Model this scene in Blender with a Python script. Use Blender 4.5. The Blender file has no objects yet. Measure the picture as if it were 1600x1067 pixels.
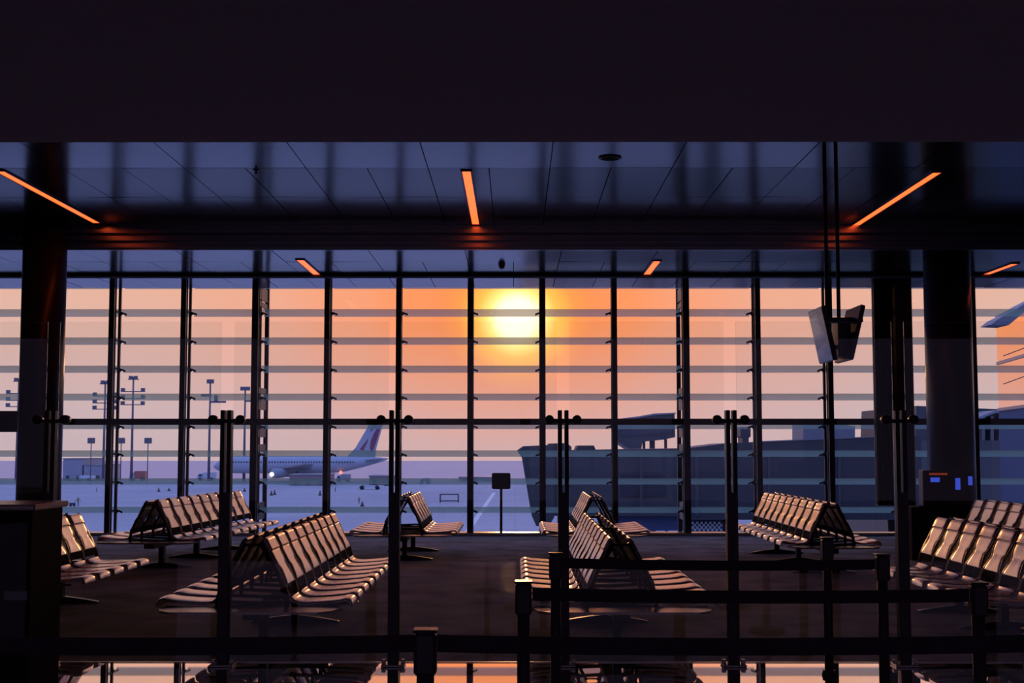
import bpy, math, random
from mathutils import Vector, Matrix, Euler
random.seed(7)
scene = bpy.context.scene
COL = scene.collection
R = math.radians
PI = math.pi

# ------------------------------------------------------------------ camera
FPX = 2100.0
CAMH = 1.7
PITCH = math.atan((697 - 533.5) / FPX)
YAW = math.atan(5 / FPX)
cam_d = bpy.data.cameras.new('camera')
cam = bpy.data.objects.new('camera', cam_d)
COL.objects.link(cam)
cam.location = (0, 0, CAMH)
cam.rotation_euler = (PI / 2 + PITCH, 0, YAW)
cam_d.sensor_width = 36
cam_d.lens = FPX / 1600 * 36
cam_d.clip_end = 4000
scene.camera = cam
CM = Euler((PI / 2 + PITCH, 0, YAW)).to_matrix()
CO = Vector((0, 0, CAMH))


def ray(px, py):
    return CM @ Vector(((px - 800) / FPX, -(py - 533.5) / FPX, -1))


def P(px, py, D):
    """point seen at photo pixel, standing at distance D along +Y"""
    r = ray(px, py)
    return CO + r * (D / r.y)


def PZ(px, py, z):
    """point seen at photo pixel, lying on the level plane z"""
    r = ray(px, py)
    return CO + r * ((z - CAMH) / r.z)


# ------------------------------------------------------------------ materials
def newmat(name):
    m = bpy.data.materials.new(name)
    m.use_nodes = True
    return m, m.node_tree.nodes, m.node_tree.links


def pbr(name, col, rough=0.5, metal=0.0, ior=1.5, spec=None, coat=0.0, var=0.12, vscale=6.0, emit=None, estr=0.0, bump=0.0, bscale=80):
    m, N, L = newmat(name)
    b = N['Principled BSDF']
    b.inputs['Roughness'].default_value = rough
    b.inputs['Metallic'].default_value = metal
    b.inputs['IOR'].default_value = ior
    if spec is not None:
        b.inputs['Specular IOR Level'].default_value = spec
    b.inputs['Coat Weight'].default_value = coat
    tc = N.new('ShaderNodeTexCoord')
    nz = N.new('ShaderNodeTexNoise')
    nz.inputs['Scale'].default_value = vscale
    nz.inputs['Detail'].default_value = 4
    L.new(tc.outputs['Object'], nz.inputs['Vector'])
    mx = N.new('ShaderNodeMix')
    mx.data_type = 'RGBA'
    mx.inputs[6].default_value = (*[c * (1 - var) for c in col], 1)
    mx.inputs[7].default_value = (*[min(1, c * (1 + var)) for c in col], 1)
    L.new(nz.outputs['Fac'], mx.inputs[0])
    L.new(mx.outputs[2], b.inputs['Base Color'])
    if emit:
        b.inputs['Emission Color'].default_value = (*emit, 1)
        b.inputs['Emission Strength'].default_value = estr
    if bump:
        n2 = N.new('ShaderNodeTexNoise')
        n2.inputs['Scale'].default_value = bscale
        L.new(tc.outputs['Object'], n2.inputs['Vector'])
        bp = N.new('ShaderNodeBump')
        bp.inputs['Strength'].default_value = bump
        bp.inputs['Distance'].default_value = 0.01
        L.new(n2.outputs['Fac'], bp.inputs['Height'])
        L.new(bp.outputs['Normal'], b.inputs['Normal'])
    return m


def glassmat(name, tint=(0.97, 0.98, 0.98), refl=1.0):
    m, N, L = newmat(name)
    for n in list(N):
        if n.type != 'OUTPUT_MATERIAL':
            N.remove(n)
    out = [n for n in N if n.type == 'OUTPUT_MATERIAL'][0]
    tr = N.new('ShaderNodeBsdfTransparent')
    tr.inputs[0].default_value = (*tint, 1)
    gl = N.new('ShaderNodeBsdfGlossy')
    gl.inputs['Roughness'].default_value = 0.0
    gl.inputs['Color'].default_value = (refl, refl, refl, 1)
    geo = N.new('ShaderNodeNewGeometry')
    ma = N.new('ShaderNodeMapRange')
    ma.inputs['To Min'].default_value = 1.45
    ma.inputs['To Max'].default_value = 1 / 1.45
    L.new(geo.outputs['Backfacing'], ma.inputs['Value'])
    fr = N.new('ShaderNodeFresnel')
    L.new(ma.outputs[0], fr.inputs['IOR'])
    mx = N.new('ShaderNodeMixShader')
    L.new(fr.outputs[0], mx.inputs[0])
    L.new(tr.outputs[0], mx.inputs[1])
    L.new(gl.outputs[0], mx.inputs[2])
    L.new(mx.outputs[0], out.inputs[0])
    return m


def louvermat():
    m, N, L = newmat('fritted_glass')
    for n in list(N):
        if n.type != 'OUTPUT_MATERIAL':
            N.remove(n)
    out = [n for n in N if n.type == 'OUTPUT_MATERIAL'][0]
    tr = N.new('ShaderNodeBsdfTransparent')
    tr.inputs[0].default_value = (0.89, 0.89, 0.79, 1)
    di = N.new('ShaderNodeBsdfDiffuse')
    di.inputs[0].default_value = (0.34, 0.44, 0.46, 1)
    tl = N.new('ShaderNodeBsdfTranslucent')
    tl.inputs[0].default_value = (0.38, 0.60, 0.62, 1)
    ad = N.new('ShaderNodeMixShader')
    ad.inputs[0].default_value = 0.7
    L.new(di.outputs[0], ad.inputs[1])
    L.new(tl.outputs[0], ad.inputs[2])
    mx = N.new('ShaderNodeMixShader')
    mx.inputs[0].default_value = 0.45
    L.new(tr.outputs[0], mx.inputs[1])
    L.new(ad.outputs[0], mx.inputs[2])
    L.new(mx.outputs[0], out.inputs[0])
    return m


def carpetmat():
    m, N, L = newmat('carpet_planks')
    b = N['Principled BSDF']
    b.inputs['Roughness'].default_value = 0.95
    b.inputs['Specular IOR Level'].default_value = 0.15
    tc = N.new('ShaderNodeTexCoord')
    br = N.new('ShaderNodeTexBrick')
    br.offset = 0.37
    br.inputs['Scale'].default_value = 1.0
    br.inputs['Brick Width'].default_value = 1.3
    br.inputs['Row Height'].default_value = 0.32
    br.inputs['Mortar Size'].default_value = 0.004
    br.inputs['Color1'].default_value = (0.52, 0.50, 0.64, 1)
    br.inputs['Color2'].default_value = (0.42, 0.48, 0.52, 1)
    br.inputs['Mortar'].default_value = (0.34, 0.33, 0.42, 1)
    L.new(tc.outputs['Object'], br.inputs['Vector'])
    nz = N.new('ShaderNodeTexNoise')
    nz.inputs['Scale'].default_value = 1.6
    nz.inputs['Detail'].default_value = 6
    L.new(tc.outputs['Object'], nz.inputs['Vector'])
    mr = N.new('ShaderNodeMapRange')
    mr.inputs['From Min'].default_value = 0.3
    mr.inputs['From Max'].default_value = 0.7
    mr.inputs['To Min'].default_value = 0.55
    mr.inputs['To Max'].default_value = 1.35
    L.new(nz.outputs['Fac'], mr.inputs['Value'])
    mx = N.new('ShaderNodeMix')
    mx.data_type = 'RGBA'
    mx.blend_type = 'MULTIPLY'
    mx.inputs[0].default_value = 1
    L.new(br.outputs['Color'], mx.inputs[6])
    L.new(mr.outputs[0], mx.inputs[7])
    L.new(mx.outputs[2], b.inputs['Base Color'])
    return m


def apronmat():
    m, N, L = newmat('apron_concrete')
    b = N['Principled BSDF']
    b.inputs['Roughness'].default_value = 0.8
    b.inputs['Specular IOR Level'].default_value = 0.2
    tc = N.new('ShaderNodeTexCoord')
    br = N.new('ShaderNodeTexBrick')
    br.offset = 0.0
    br.inputs['Scale'].default_value = 1.0
    br.inputs['Brick Width'].default_value = 7.5
    br.inputs['Row Height'].default_value = 7.5
    br.inputs['Mortar Size'].default_value = 0.05
    br.inputs['Color1'].default_value = (0.42, 0.42, 0.43, 1)
    br.inputs['Color2'].default_value = (0.38, 0.39, 0.41, 1)
    br.inputs['Mortar'].default_value = (0.30, 0.30, 0.31, 1)
    L.new(tc.outputs['Object'], br.inputs['Vector'])
    nz = N.new('ShaderNodeTexNoise')
    nz.inputs['Scale'].default_value = 0.04
    nz.inputs['Detail'].default_value = 6
    L.new(tc.outputs['Object'], nz.inputs['Vector'])
    mr = N.new('ShaderNodeMapRange')
    mr.inputs['To Min'].default_value = 0.75
    mr.inputs['To Max'].default_value = 1.2
    L.new(nz.outputs['Fac'], mr.inputs['Value'])
    mx = N.new('ShaderNodeMix')
    mx.data_type = 'RGBA'
    mx.blend_type = 'MULTIPLY'
    mx.inputs[0].default_value = 1
    L.new(br.outputs['Color'], mx.inputs[6])
    L.new(mr.outputs[0], mx.inputs[7])
    L.new(mx.outputs[2], b.inputs['Base Color'])
    return m


M = dict(
    mullion=pbr('dark_bronze_metal', (0.035, 0.026, 0.032), 0.4, 0.3),
    black=pbr('black_metal', (0.085, 0.066, 0.080), 0.35, 0.2),
    matte=pbr('matte_black', (0.040, 0.030, 0.038), 0.8, spec=0.1),
    bulkhead=pbr('bulkhead_black', (0.74, 0.70, 0.84), 0.85, spec=0.1, var=0.05),
    ceiling=pbr('ceiling_metal', (0.135, 0.14, 0.155), 0.15, 0.95, vscale=1.5),
    ceiling_dark=pbr('ceiling_darker_panels', (0.02, 0.018, 0.02), 0.16, 0.0, spec=0.3, vscale=1.5),  # darker and less reflective than the front ceiling strip
    ceiling_rear=pbr('ceiling_rear_metal', (0.17, 0.16, 0.17), 0.14, 0.95, vscale=1.5),
    ceil_back=pbr('ceiling_void', (0.02, 0.02, 0.02), 0.9),
    fascia=pbr('fascia_gloss', (0.34, 0.30, 0.32), 0.24, 1.0),
    column=pbr('column_black', (0.040, 0.030, 0.038), 0.30),
    wall=pbr('dark_wall', (0.03, 0.026, 0.028), 0.7, spec=0.2),
    leather=pbr('seat_leather', (0.97, 0.76, 0.69), 0.22, 0.95, vscale=14, bump=0.05, bscale=160),
    leather2=pbr('headrest_leather', (0.95, 0.74, 0.68), 0.25, 0.9, vscale=14),
    frame=pbr('seat_frame_dark', (0.03, 0.026, 0.03), 0.32, 0.5),
    sideframe=pbr('side_frame_metal', (0.22, 0.18, 0.19), 0.25, 0.9),
    chrome=pbr('satin_aluminium', (0.5, 0.47, 0.46), 0.28, 0.9),
    table=pbr('table_laminate', (0.55, 0.46, 0.42), 0.25, 0.5),
    stone=pbr('polished_stone', (0.88, 0.82, 0.80), 0.018, 0.95, vscale=3),
    sill=pbr('sill_metal', (0.42, 0.36, 0.34), 0.22, 0.7),
    belt=pbr('belt_webbing', (0.085, 0.066, 0.080), 0.8, spec=0.15),
    stan=pbr('stanchion_black', (0.085, 0.066, 0.080), 0.35),
    cap=pbr('stanchion_cap', (0.06, 0.05, 0.05), 0.25, 0.4),
    carpet=carpetmat(),
    glass=glassmat('clear_glass'),
    pane=glassmat('window_glass', (0.95, 0.96, 0.96)),
    louver=louvermat(),
    fill_glass=glassmat('fill_tint_glass', (0.45, 0.36, 0.32)),  # tint sets the colour of the added fill light
    light=pbr('light_orange', (1, 0.5, 0.2), 0.5, emit=(1.0, 0.105, 0.02), estr=2.6),
    screen=pbr('screen_glass', (0.10, 0.10, 0.13), 0.22, 0.0, ior=1.8, coat=0.5),
    blue=pbr('blue_display', (0.02, 0.03, 0.1), 0.4, emit=(0.04, 0.07, 0.55), estr=1.0),
    red=pbr('red_display', (0.1, 0.02, 0.02), 0.4, emit=(0.35, 0.05, 0.01), estr=0.5),
    paper=pbr('pale_label', (0.45, 0.45, 0.47), 0.5),
    apron=apronmat(),
    hazy_sand=pbr('haze_tinted_sand', (0.80, 0.52, 0.42), 0.95, vscale=0.01, var=0.06),  # pale pink sand, with the distance haze put into its colour
    paint=pbr('apron_paint', (0.75, 0.72, 0.66), 0.8),
    bridge=pbr('bridge_panel', (0.075, 0.072, 0.075), 0.5, 0.2, vscale=0.8),
    bridge2=pbr('bridge_dark', (0.05, 0.052, 0.06), 0.5, 0.2, vscale=0.8),
    bridgeblue=pbr('bridge_blue', (0.05, 0.08, 0.17), 0.5, 0.2),
    plinth=pbr('plinth_render', (0.10, 0.13, 0.20), 0.95, spec=0.0),
    bgrey=pbr('bridge_trim', (0.22, 0.22, 0.24), 0.5),
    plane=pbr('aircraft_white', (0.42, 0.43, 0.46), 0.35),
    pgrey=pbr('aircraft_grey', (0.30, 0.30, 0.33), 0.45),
    maroon=pbr('maroon_paint', (0.30, 0.06, 0.10), 0.4),
    pwin=pbr('aircraft_window', (0.05, 0.055, 0.07), 0.2),
    hangar=pbr('hangar_cladding', (0.30, 0.20, 0.19), 0.8),
    hangar2=pbr('pale_cladding', (0.36, 0.34, 0.37), 0.8),
    mast=pbr('galvanised_steel', (0.16, 0.14, 0.16), 0.6, 0.3),
    tyre=pbr('tyre_rubber', (0.02, 0.02, 0.02), 0.9),
    vehw=pbr('vehicle_white', (0.6, 0.6, 0.62), 0.4),
    vehr=pbr('vehicle_red', (0.45, 0.14, 0.10), 0.4),
    cone=pbr('cone_dark', (0.16, 0.08, 0.08), 0.7),
    cloth=pbr('worker_cloth', (0.07, 0.07, 0.10), 0.9),
    vest=pbr('worker_vest', (0.45, 0.35, 0.08), 0.8),
    mirror=pbr('reflective_facade_glass', (0.9, 0.9, 0.9), 0.02, 1.0, var=0.0),
    lampw=pbr('white_lamp', (1, 1, 1), 0.5, emit=(0.9, 0.95, 1.0), estr=2.5),
    lampo=pbr('amber_beacon', (1, 0.5, 0.3), 0.5, emit=(1.0, 0.28, 0.12), estr=1.2),
)


# ------------------------------------------------------------------ mesh builder
class MB:
    def __init__(self):
        self.v = []
        self.f = []
        self.smooth = []

    def add(self, vs, fs, smooth=False):
        o = len(self.v)
        self.v += [tuple(v) for v in vs]
        self.f += [tuple(i + o for i in f) for f in fs]
        self.smooth += [smooth] * len(fs)
        return self

    def box(self, x0, x1, y0, y1, z0, z1):
        vs = [(x0, y0, z0), (x1, y0, z0), (x1, y1, z0), (x0, y1, z0), (x0, y0, z1), (x1, y0, z1), (x1, y1, z1), (x0, y1, z1)]
        return self.add(vs, [(0, 3, 2, 1), (4, 5, 6, 7), (0, 1, 5, 4), (1, 2, 6, 5), (2, 3, 7, 6), (3, 0, 4, 7)])

    def cbox(self, x0, x1, y0, y1, z0, z1, c=0.005):
        """box with chamfered vertical and top edges"""
        def ring(ins, z):
            a, b, cc, d = x0 + ins, x1 - ins, y0 + ins, y1 - ins
            return [(a + c, cc, z), (b - c, cc, z), (b, cc + c, z), (b, d - c, z), (b - c, d, z), (a + c, d, z), (a, d - c, z), (a, cc + c, z)]
        rings = [ring(c * .7, z0), ring(0, z0 + c), ring(0, z1 - c), ring(c * .7, z1)]
        vs = sum(rings, [])
        fs = [tuple(range(7, -1, -1)), tuple(range(24, 32))]
        for k in range(3):
            for i in range(8):
                j = (i + 1) % 8
                fs.append((k * 8 + i, k * 8 + j, k * 8 + 8 + j, k * 8 + 8 + i))
        return self.add(vs, fs)

    def prism(self, poly, a, b, axis='y'):
        """polygon in the two other axes, extruded from a to b along axis"""
        def mk(p, t):
            if axis == 'y':
                return (p[0], t, p[1])
            if axis == 'x':
                return (t, p[0], p[1])
            return (p[0], p[1], t)
        n = len(poly)
        vs = [mk(p, a) for p in poly] + [mk(p, b) for p in poly]
        fs = [tuple(range(n)), tuple(range(2 * n - 1, n - 1, -1))]
        for i in range(n):
            j = (i + 1) % n
            fs.append((j, i, n + i, n + j))
        return self.add(vs, fs)

    def tube(self, pts, r, n=8, smooth=True):
        pts = [Vector(p) for p in pts]
        rs = r if isinstance(r, (list, tuple)) else [r] * len(pts)
        vs = []
        up = None
        for i, p in enumerate(pts):
            t = (pts[min(i + 1, len(pts) - 1)] - pts[max(i - 1, 0)]).normalized()
            if up is None:
                up = Vector((0, 0, 1)) if abs(t.z) < .9 else Vector((1, 0, 0))
            s = t.cross(up).normalized()
            up = s.cross(t).normalized()
            for k in range(n):
                a = 2 * PI * k / n
                vs.append(p + (s * math.cos(a) + up * math.sin(a)) * rs[i])
        fs = []
        for i in range(len(pts) - 1):
            for k in range(n):
                l = (k + 1) % n
                fs.append((i * n + k, i * n + l, (i + 1) * n + l, (i + 1) * n + k))
        self.add(vs, fs, smooth)
        e = len(pts) - 1
        o = len(self.v) - len(vs)
        self.f.append(tuple(o + k for k in range(n - 1, -1, -1)))
        self.f.append(tuple(o + e * n + k for k in range(n)))
        self.smooth += [False, False]
        return self

    def lathe(self, prof, n=20, c=(0, 0, 0), axis='z', smooth=True):
        vs, fs = [], []
        for (r, h) in prof:
            for k in range(n):
                a = 2 * PI * k / n
                u, w = r * math.cos(a), r * math.sin(a)
                if axis == 'z':
                    vs.append((c[0] + u, c[1] + w, c[2] + h))
                elif axis == 'x':
                    vs.append((c[0] + h, c[1] + u, c[2] + w))
                else:
                    vs.append((c[0] + w, c[1] + h, c[2] + u))
        for i in range(len(prof) - 1):
            for k in range(n):
                l = (k + 1) % n
                fs.append((i * n + k, i * n + l, (i + 1) * n + l, (i + 1) * n + k))
        fs.append(tuple(range(n - 1, -1, -1)))
        fs.append(tuple((len(prof) - 1) * n + k for k in range(n)))
        return self.add(vs, fs, smooth)

    def sheet(self, prof, wfun, thick, bow=0.0, nw=6):
        """padded sheet: prof = (x,z) side profile, width along y = wfun(t), edges bowed forward"""
        n = len(prof)
        top, bot = [], []
        for i, (x, z) in enumerate(prof):
            a, b = prof[max(i - 1, 0)], prof[min(i + 1, n - 1)]
            tx, tz = b[0] - a[0], b[1] - a[1]
            l = math.hypot(tx, tz)
            nx, nz = tz / l, -tx / l        # left/right normal
            w = wfun(i / (n - 1))
            for k in range(nw + 1):
                s = k / nw * 2 - 1
                h = bow * s * s
                ed = thick * (1 - 0.55 * abs(s) ** 4)
                y = s * w / 2
                top.append((x + nx * (h + ed / 2), y, z + nz * (h + ed / 2)))
                bot.append((x + nx * (h - ed / 2), y, z + nz * (h - ed / 2)))
        vs = top + bot
        m = nw + 1
        o = n * m
        fs = []
        for i in range(n - 1):
            for k in range(nw):
                q = (i * m + k, i * m + k + 1, (i + 1) * m + k + 1, (i + 1) * m + k)
                fs.append(q)
                fs.append(tuple(o + j for j in reversed(q)))
        for i in range(n - 1):
            fs.append((i * m, (i + 1) * m, o + (i + 1) * m, o + i * m))
            fs.append(((i + 1) * m + nw, i * m + nw, o + i * m + nw, o + (i + 1) * m + nw))
        for k in range(nw):
            fs.append((k + 1, k, o + k, o + k + 1))
            e = (n - 1) * m
            fs.append((e + k, e + k + 1, o + e + k + 1, o + e + k))
        return self.add(vs, fs, True)

    def build(self, name, mat, parent=None, loc=(0, 0, 0)):
        me = bpy.data.meshes.new(name)
        me.from_pydata(self.v, [], self.f)
        me.validate()
        for p in me.polygons:
            if p.index < len(self.smooth):
                p.use_smooth = self.smooth[p.index]
        import bmesh
        bm = bmesh.new()
        bm.from_mesh(me)
        bmesh.ops.recalc_face_normals(bm, faces=bm.faces)
        bm.to_mesh(me)
        bm.free()
        me.materials.append(mat)
        o = bpy.data.objects.new(name, me)
        o.location = loc
        COL.objects.link(o)
        if parent:
            o.parent = parent
        return o


def tag(o, label, cat, group=None, kind=None):
    o['label'] = label
    o['category'] = cat
    if group:
        o['group'] = group
    if kind:
        o['kind'] = kind
    return o


def thing(name, label, cat, loc=(0, 0, 0), rz=0, group=None):
    o = bpy.data.objects.new(name, None)
    o.empty_display_size = 0.2
    COL.objects.link(o)
    o.location = loc
    o.rotation_euler = (0, 0, rz)
    return tag(o, label, cat, group)


def struct(name, mb, mat, label=None, cat=None):
    o = mb.build(name, mat)
    o['kind'] = 'structure'
    if label:
        o['label'] = label
        o['category'] = cat
    return o


CH = {}


def copy_tree(o, parent=None):
    c = o.copy()
    COL.objects.link(c)
    if parent:
        c.parent = parent
    for ch in list(o.children):
        copy_tree(ch, c)
    return c


def catmull(pts, k=5):
    out = []
    n = len(pts)
    for i in range(n - 1):
        p0, p1, p2, p3 = pts[max(i - 1, 0)], pts[i], pts[i + 1], pts[min(i + 2, n - 1)]
        for j in range(k):
            t = j / k
            out.append(tuple(0.5 * ((2 * b) + (c - a) * t + (2 * a - 5 * b + 4 * c - d) * t * t + (-a + 3 * b - 3 * c + d) * t ** 3)
                             for a, b, c, d in zip(p0, p1, p2, p3)))
    out.append(tuple(pts[-1]))
    return out


# ------------------------------------------------------------------ key depths
DW = PZ(805, 831, 0.06).y                 # window plane
DP = PZ(805, 1040, 0).y                   # glass partition
DC = PZ(805, 1035, 0).y                   # edge of the carpet
H2 = P(805, 448, DW).z                    # rear ceiling
H1 = CAMH + (H2 - CAMH) / 0.887           # front ceiling
DF = PZ(805, 390, H2).y                   # fascia between them
ZB = P(805, 222, DP + .2).z               # underside of the front bulkhead
GZ = -8.4                                 # apron
XL, XR, YB = -12.2, 12.6, -6.0
print('DW %.2f DP %.2f DC %.2f H1 %.2f H2 %.2f DF %.2f ZB %.2f' % (DW, DP, DC, H1, H2, DF, ZB))

# ------------------------------------------------------------------ room shell
struct('floor', MB().box(XL, XR, DC, DW + .05, -0.3, 0), M['carpet'], 'dark plank-patterned carpet of the gate lounge', 'floor')
struct('floor.001', MB().box(XL, XR, YB, DC, -0.3, 0), M['stone'], 'polished stone walkway floor in front of the glass partition', 'floor')
struct('trim_1', MB().box(XL, XR, DC - .012, DC + .012, 0.0, 0.006), M['chrome'], 'thin metal strip between carpet and stone', 'trim')
struct('wall_left', MB().box(XL - .3, XL, YB, DW + .05, -0.3, 6.2), M['wall'])
struct('wall_right', MB().box(XR, XR + .3, YB, DW + .05, -0.3, 6.2), M['wall'])
mb = MB()
mb.box(XL - .3, XR + .3, YB - .3, YB, -0.3, .6)
mb.box(XL - .3, XR + .3, YB - .3, YB, 3.9, 6.2)
for i in range(9):
    x = XL + (XR - XL) * i / 8
    mb.box(x - .1, x + .1, YB - .3, YB, .6, 3.9)
struct('wall_back', mb, M['wall'])
struct('window_20', MB().box(XL, XR, YB - .16, YB - .14, .6, 3.9), M['fill_glass'])  # unseen glazing added behind the camera to let in dim fill light
struct('ceiling', MB().box(XL, XR, YB, DP + .2, ZB, ZB + 1.6), M['bulkhead'], 'black lowered ceiling over the walkway', 'ceiling')
# lip along the bulkhead edge
struct('trim_2', MB().box(XL, XR, DP + .2, DP + .24, ZB + .012, ZB + .10), M['fascia'], 'edge strip of the black lowered ceiling', 'trim')


def ceiling_panels(name, x0, x1, xw, phase, bands, z, label, mat='ceiling'):
    mb = MB()
    for bi, (ya, yb, w) in enumerate(bands):
        k = math.floor((x0 - phase) / w)
        x = phase + k * w
        while x < x1:
            a, b = max(x0, x + .006), min(x1, x + w - .006)
            if b - a > .03:
                t1, t2 = random.uniform(-.0025, .0025), random.uniform(-.002, .002)
                vs = [(a, ya + .006, z + t1), (b, ya + .006, z - t1), (b, yb - .006, z - t1 + t2), (a, yb - .006, z + t1 + t2)]
                vs += [(v[0], v[1], z + .04) for v in vs]
                mb.add(vs, [(0, 3, 2, 1), (4, 5, 6, 7), (0, 1, 5, 4), (1, 2, 6, 5), (2, 3, 7, 6), (3, 0, 4, 7)])
            x += w
    return struct(name, mb, M[mat], label, 'ceiling')


y262 = PZ(805, 262, H1).y
y308 = PZ(805, 308, H1).y
wp = (PZ(657, 225, H1).x - PZ(450, 225, H1).x)
ph = PZ(657, 225, H1).x
ceiling_panels('ceiling.001', XL, XR, wp, ph, [(DP + .2, y262 - 2.9, wp), (y262 - 2.9, y262, wp)], H1,
               'glossy metal panel ceiling strip behind the black bulkhead')
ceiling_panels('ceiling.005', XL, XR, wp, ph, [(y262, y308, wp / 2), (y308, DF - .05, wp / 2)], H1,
               'darker narrow panel ceiling holding the long strip lights', 'ceiling_dark')
struct('ceiling.002', MB().box(XL, XR, DP, DF + .3, H1 + .05, H1 + .25), M['ceil_back'])
y430 = PZ(805, 429, H2).y
y418 = PZ(805, 409, H2).y
ceiling_panels('ceiling.003', XL, XR, wp, ph + .3, [(DF + .02, y418, wp), (y418, y430 - .12, wp / 2), (y430 + .12, DW + .2, wp / 2)], H2,
               'glossy metal panel ceiling nearest the window wall', 'ceiling_rear')
struct('ceiling.004', MB().box(XL, XR, DF, DW + .3, H2 + .05, H2 + .25), M['ceil_back'])
# stepped glossy fascia between the two ceilings
mb = MB()
hh = H1 - H2
mb.box(XL, XR, DF - .04, DF + .03, H2 - .01, H1 + .05)
mb.box(XL, XR, DF - .12, DF - .04, H2 + .02, H2 + .085)
mb.box(XL, XR, DF - .20, DF - .04, H2 + .12, H2 + .19)
mb.box(XL, XR, DF - .28, DF - .04, H2 + .225, H2 + .28)
struct('trim_3', mb, M['fascia'], 'dark stepped drop between the front and rear ceiling', 'trim')
struct('trim_4', MB().box(XL, XR, y430 - .12, y430 + .12, H2 - .05, H2 + .06), M['matte'], 'dark slot crossing the rear ceiling', 'trim')

# ------------------------------------------------------------------ window wall
def mx(k):
    return P(735 + 112.7 * k, 697, DW).x


lou_y = [445.5, 489, 533, 577, 620.5, 665.5, 709, 752.5, 797]
lou_z = [P(805, y, DW + .55).z for y in lou_y]
ZT = P(805, 659, DW).z
struct('trim_5', MB().box(XL, XR, DW - .30, DW + .12, 0, .06), M['sill'], 'low bright metal sill along the foot of the window wall', 'trim')
wall_out = struct('wall_front', MB().box(XL - 4, XR + 4, DW + .06, DW + .12, GZ, -.02), M['wall'], 'outer wall under the window', 'wall')
struct('wall_front.001', MB().box(XL - 4, XR + 4, DW + .2, DW + .3, H2 + .02, H2 + 2.5), M['wall'], 'outer wall above the window', 'wall')
n = 0
for k in range(-9, 10):
    xa, xb = mx(k), mx(k + 1)
    if xa < XL or xb > XR:
        continue
    n += 1
    w = bpy.data.objects.new('window_%d' % n, None)
    COL.objects.link(w)
    w.location = ((xa + xb) / 2, DW, 0)
    w['kind'] = 'structure'
    hw = (xb - xa) / 2
    truss = (k in (-3, 3))
    m_ = MB()
    e = .062 if truss else .05
    m_.box(-hw - e, -hw + e, -.09, .04, .06, H2)
    m_.box(-hw - e - .012, -hw + e + .012, .012, .03, .06, H2)
    m_.build('mullion', M['mullion'], w)
    m_ = MB()
    m_.box(-hw - .024, -hw + .024, .44, .50, -.3, H2 + .3)
    for z in lou_z:
        m_.box(-hw - .012, -hw + .012, .02, .46, z - .02, z + .02)
        s = 1 if (xa < 0) else -1
        m_.prism([(-hw, z + .03), (-hw + s * .13, z - .02), (-hw + s * .13, z - .06), (-hw + s * .06, z - .03), (-hw, z - .08)], .47, .49)
    m_.build('louver_bracket', M['mullion'], w)
    if truss:
        m_ = MB()
        m_.box(-hw - .04, -hw + .04, 1.15, 1.22, -.5, H2 + .3)
        for (ya, yb) in ((449, 469), (472, 480), (606, 615), (621, 640), (666, 683), (694, 706), (785, 812)):
            za, zb = P(805, yb, DW + .6).z, P(805, ya, DW + .6).z
            m_.box(-hw - .02, -hw + .02, .03, 1.16, za, zb)
        m_.build('truss_chord', M['mullion'], w)
    if k <= -7:
        za, zb = P(805, 675, DW).z, P(805, 642, DW).z
        MB().box(-hw + e, hw - e, -.07, .03, za, zb).build('transom', M['mullion'], w)
    else:
        MB().box(-hw + e, hw - e, -.07, .03, ZT - .06, ZT + .06).build('transom', M['mullion'], w)
    MB().box(-hw + .02, hw - .02, .0, .012, .06, H2).build('pane', M['pane'], w)
    for z in lou_z:
        MB().prism([(.44, z + .058), (.445, z + .068), (.70, z - .050), (.695, z - .060)], -hw + .03, hw - .03, 'x').build('louver', M['louver'], w)

# ------------------------------------------------------------------ ceiling lights
def ceiling_light(pa, pb, z, wd, label):
    a, b = PZ(*pa, z), PZ(*pb, z)
    x = (a.x + b.x) / 2
    t = thing('ceiling_light', label, 'light', (x, a.y, z), 0, 'orange strip lights in the ceiling')
    L_ = b.y - a.y
    f = MB()
    f.box(-wd / 2 - .022, -wd / 2, 0, L_, -.018, .01)
    f.box(wd / 2, wd / 2 + .022, 0, L_, -.018, .01)
    f.box(-wd / 2 - .022, wd / 2 + .022, -.02, 0, -.018, .01)
    f.box(-wd / 2 - .022, wd / 2 + .022, L_, L_ + .02, -.018, .01)
    f.build('frame', M['black'], t)
    MB().box(-wd / 2, wd / 2, 0, L_, -.012, .008).build('diffuser', M['light'], t)


ceiling_light((0, 266), (151, 347), H1, .105, 'long orange strip light at the left edge of the front ceiling')
ceiling_light((727, 266), (744.5, 349), H1, .105, 'orange strip light in the middle of the front ceiling above the sun')
ceiling_light((1464, 268), (1337, 351), H1, .105, 'long orange strip light on the right of the front ceiling beyond the hanging screens')
ceiling_light((468, 405), (496, 428), H2, .115, 'short orange strip light in the rear ceiling left of the sun')
ceiling_light((1026, 407), (1010, 429), H2, .115, 'short orange strip light in the rear ceiling just right of the sun')
ceiling_light((1587, 411), (1533, 430), H2, .115, 'short orange strip light in the rear ceiling at the far right')

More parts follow.
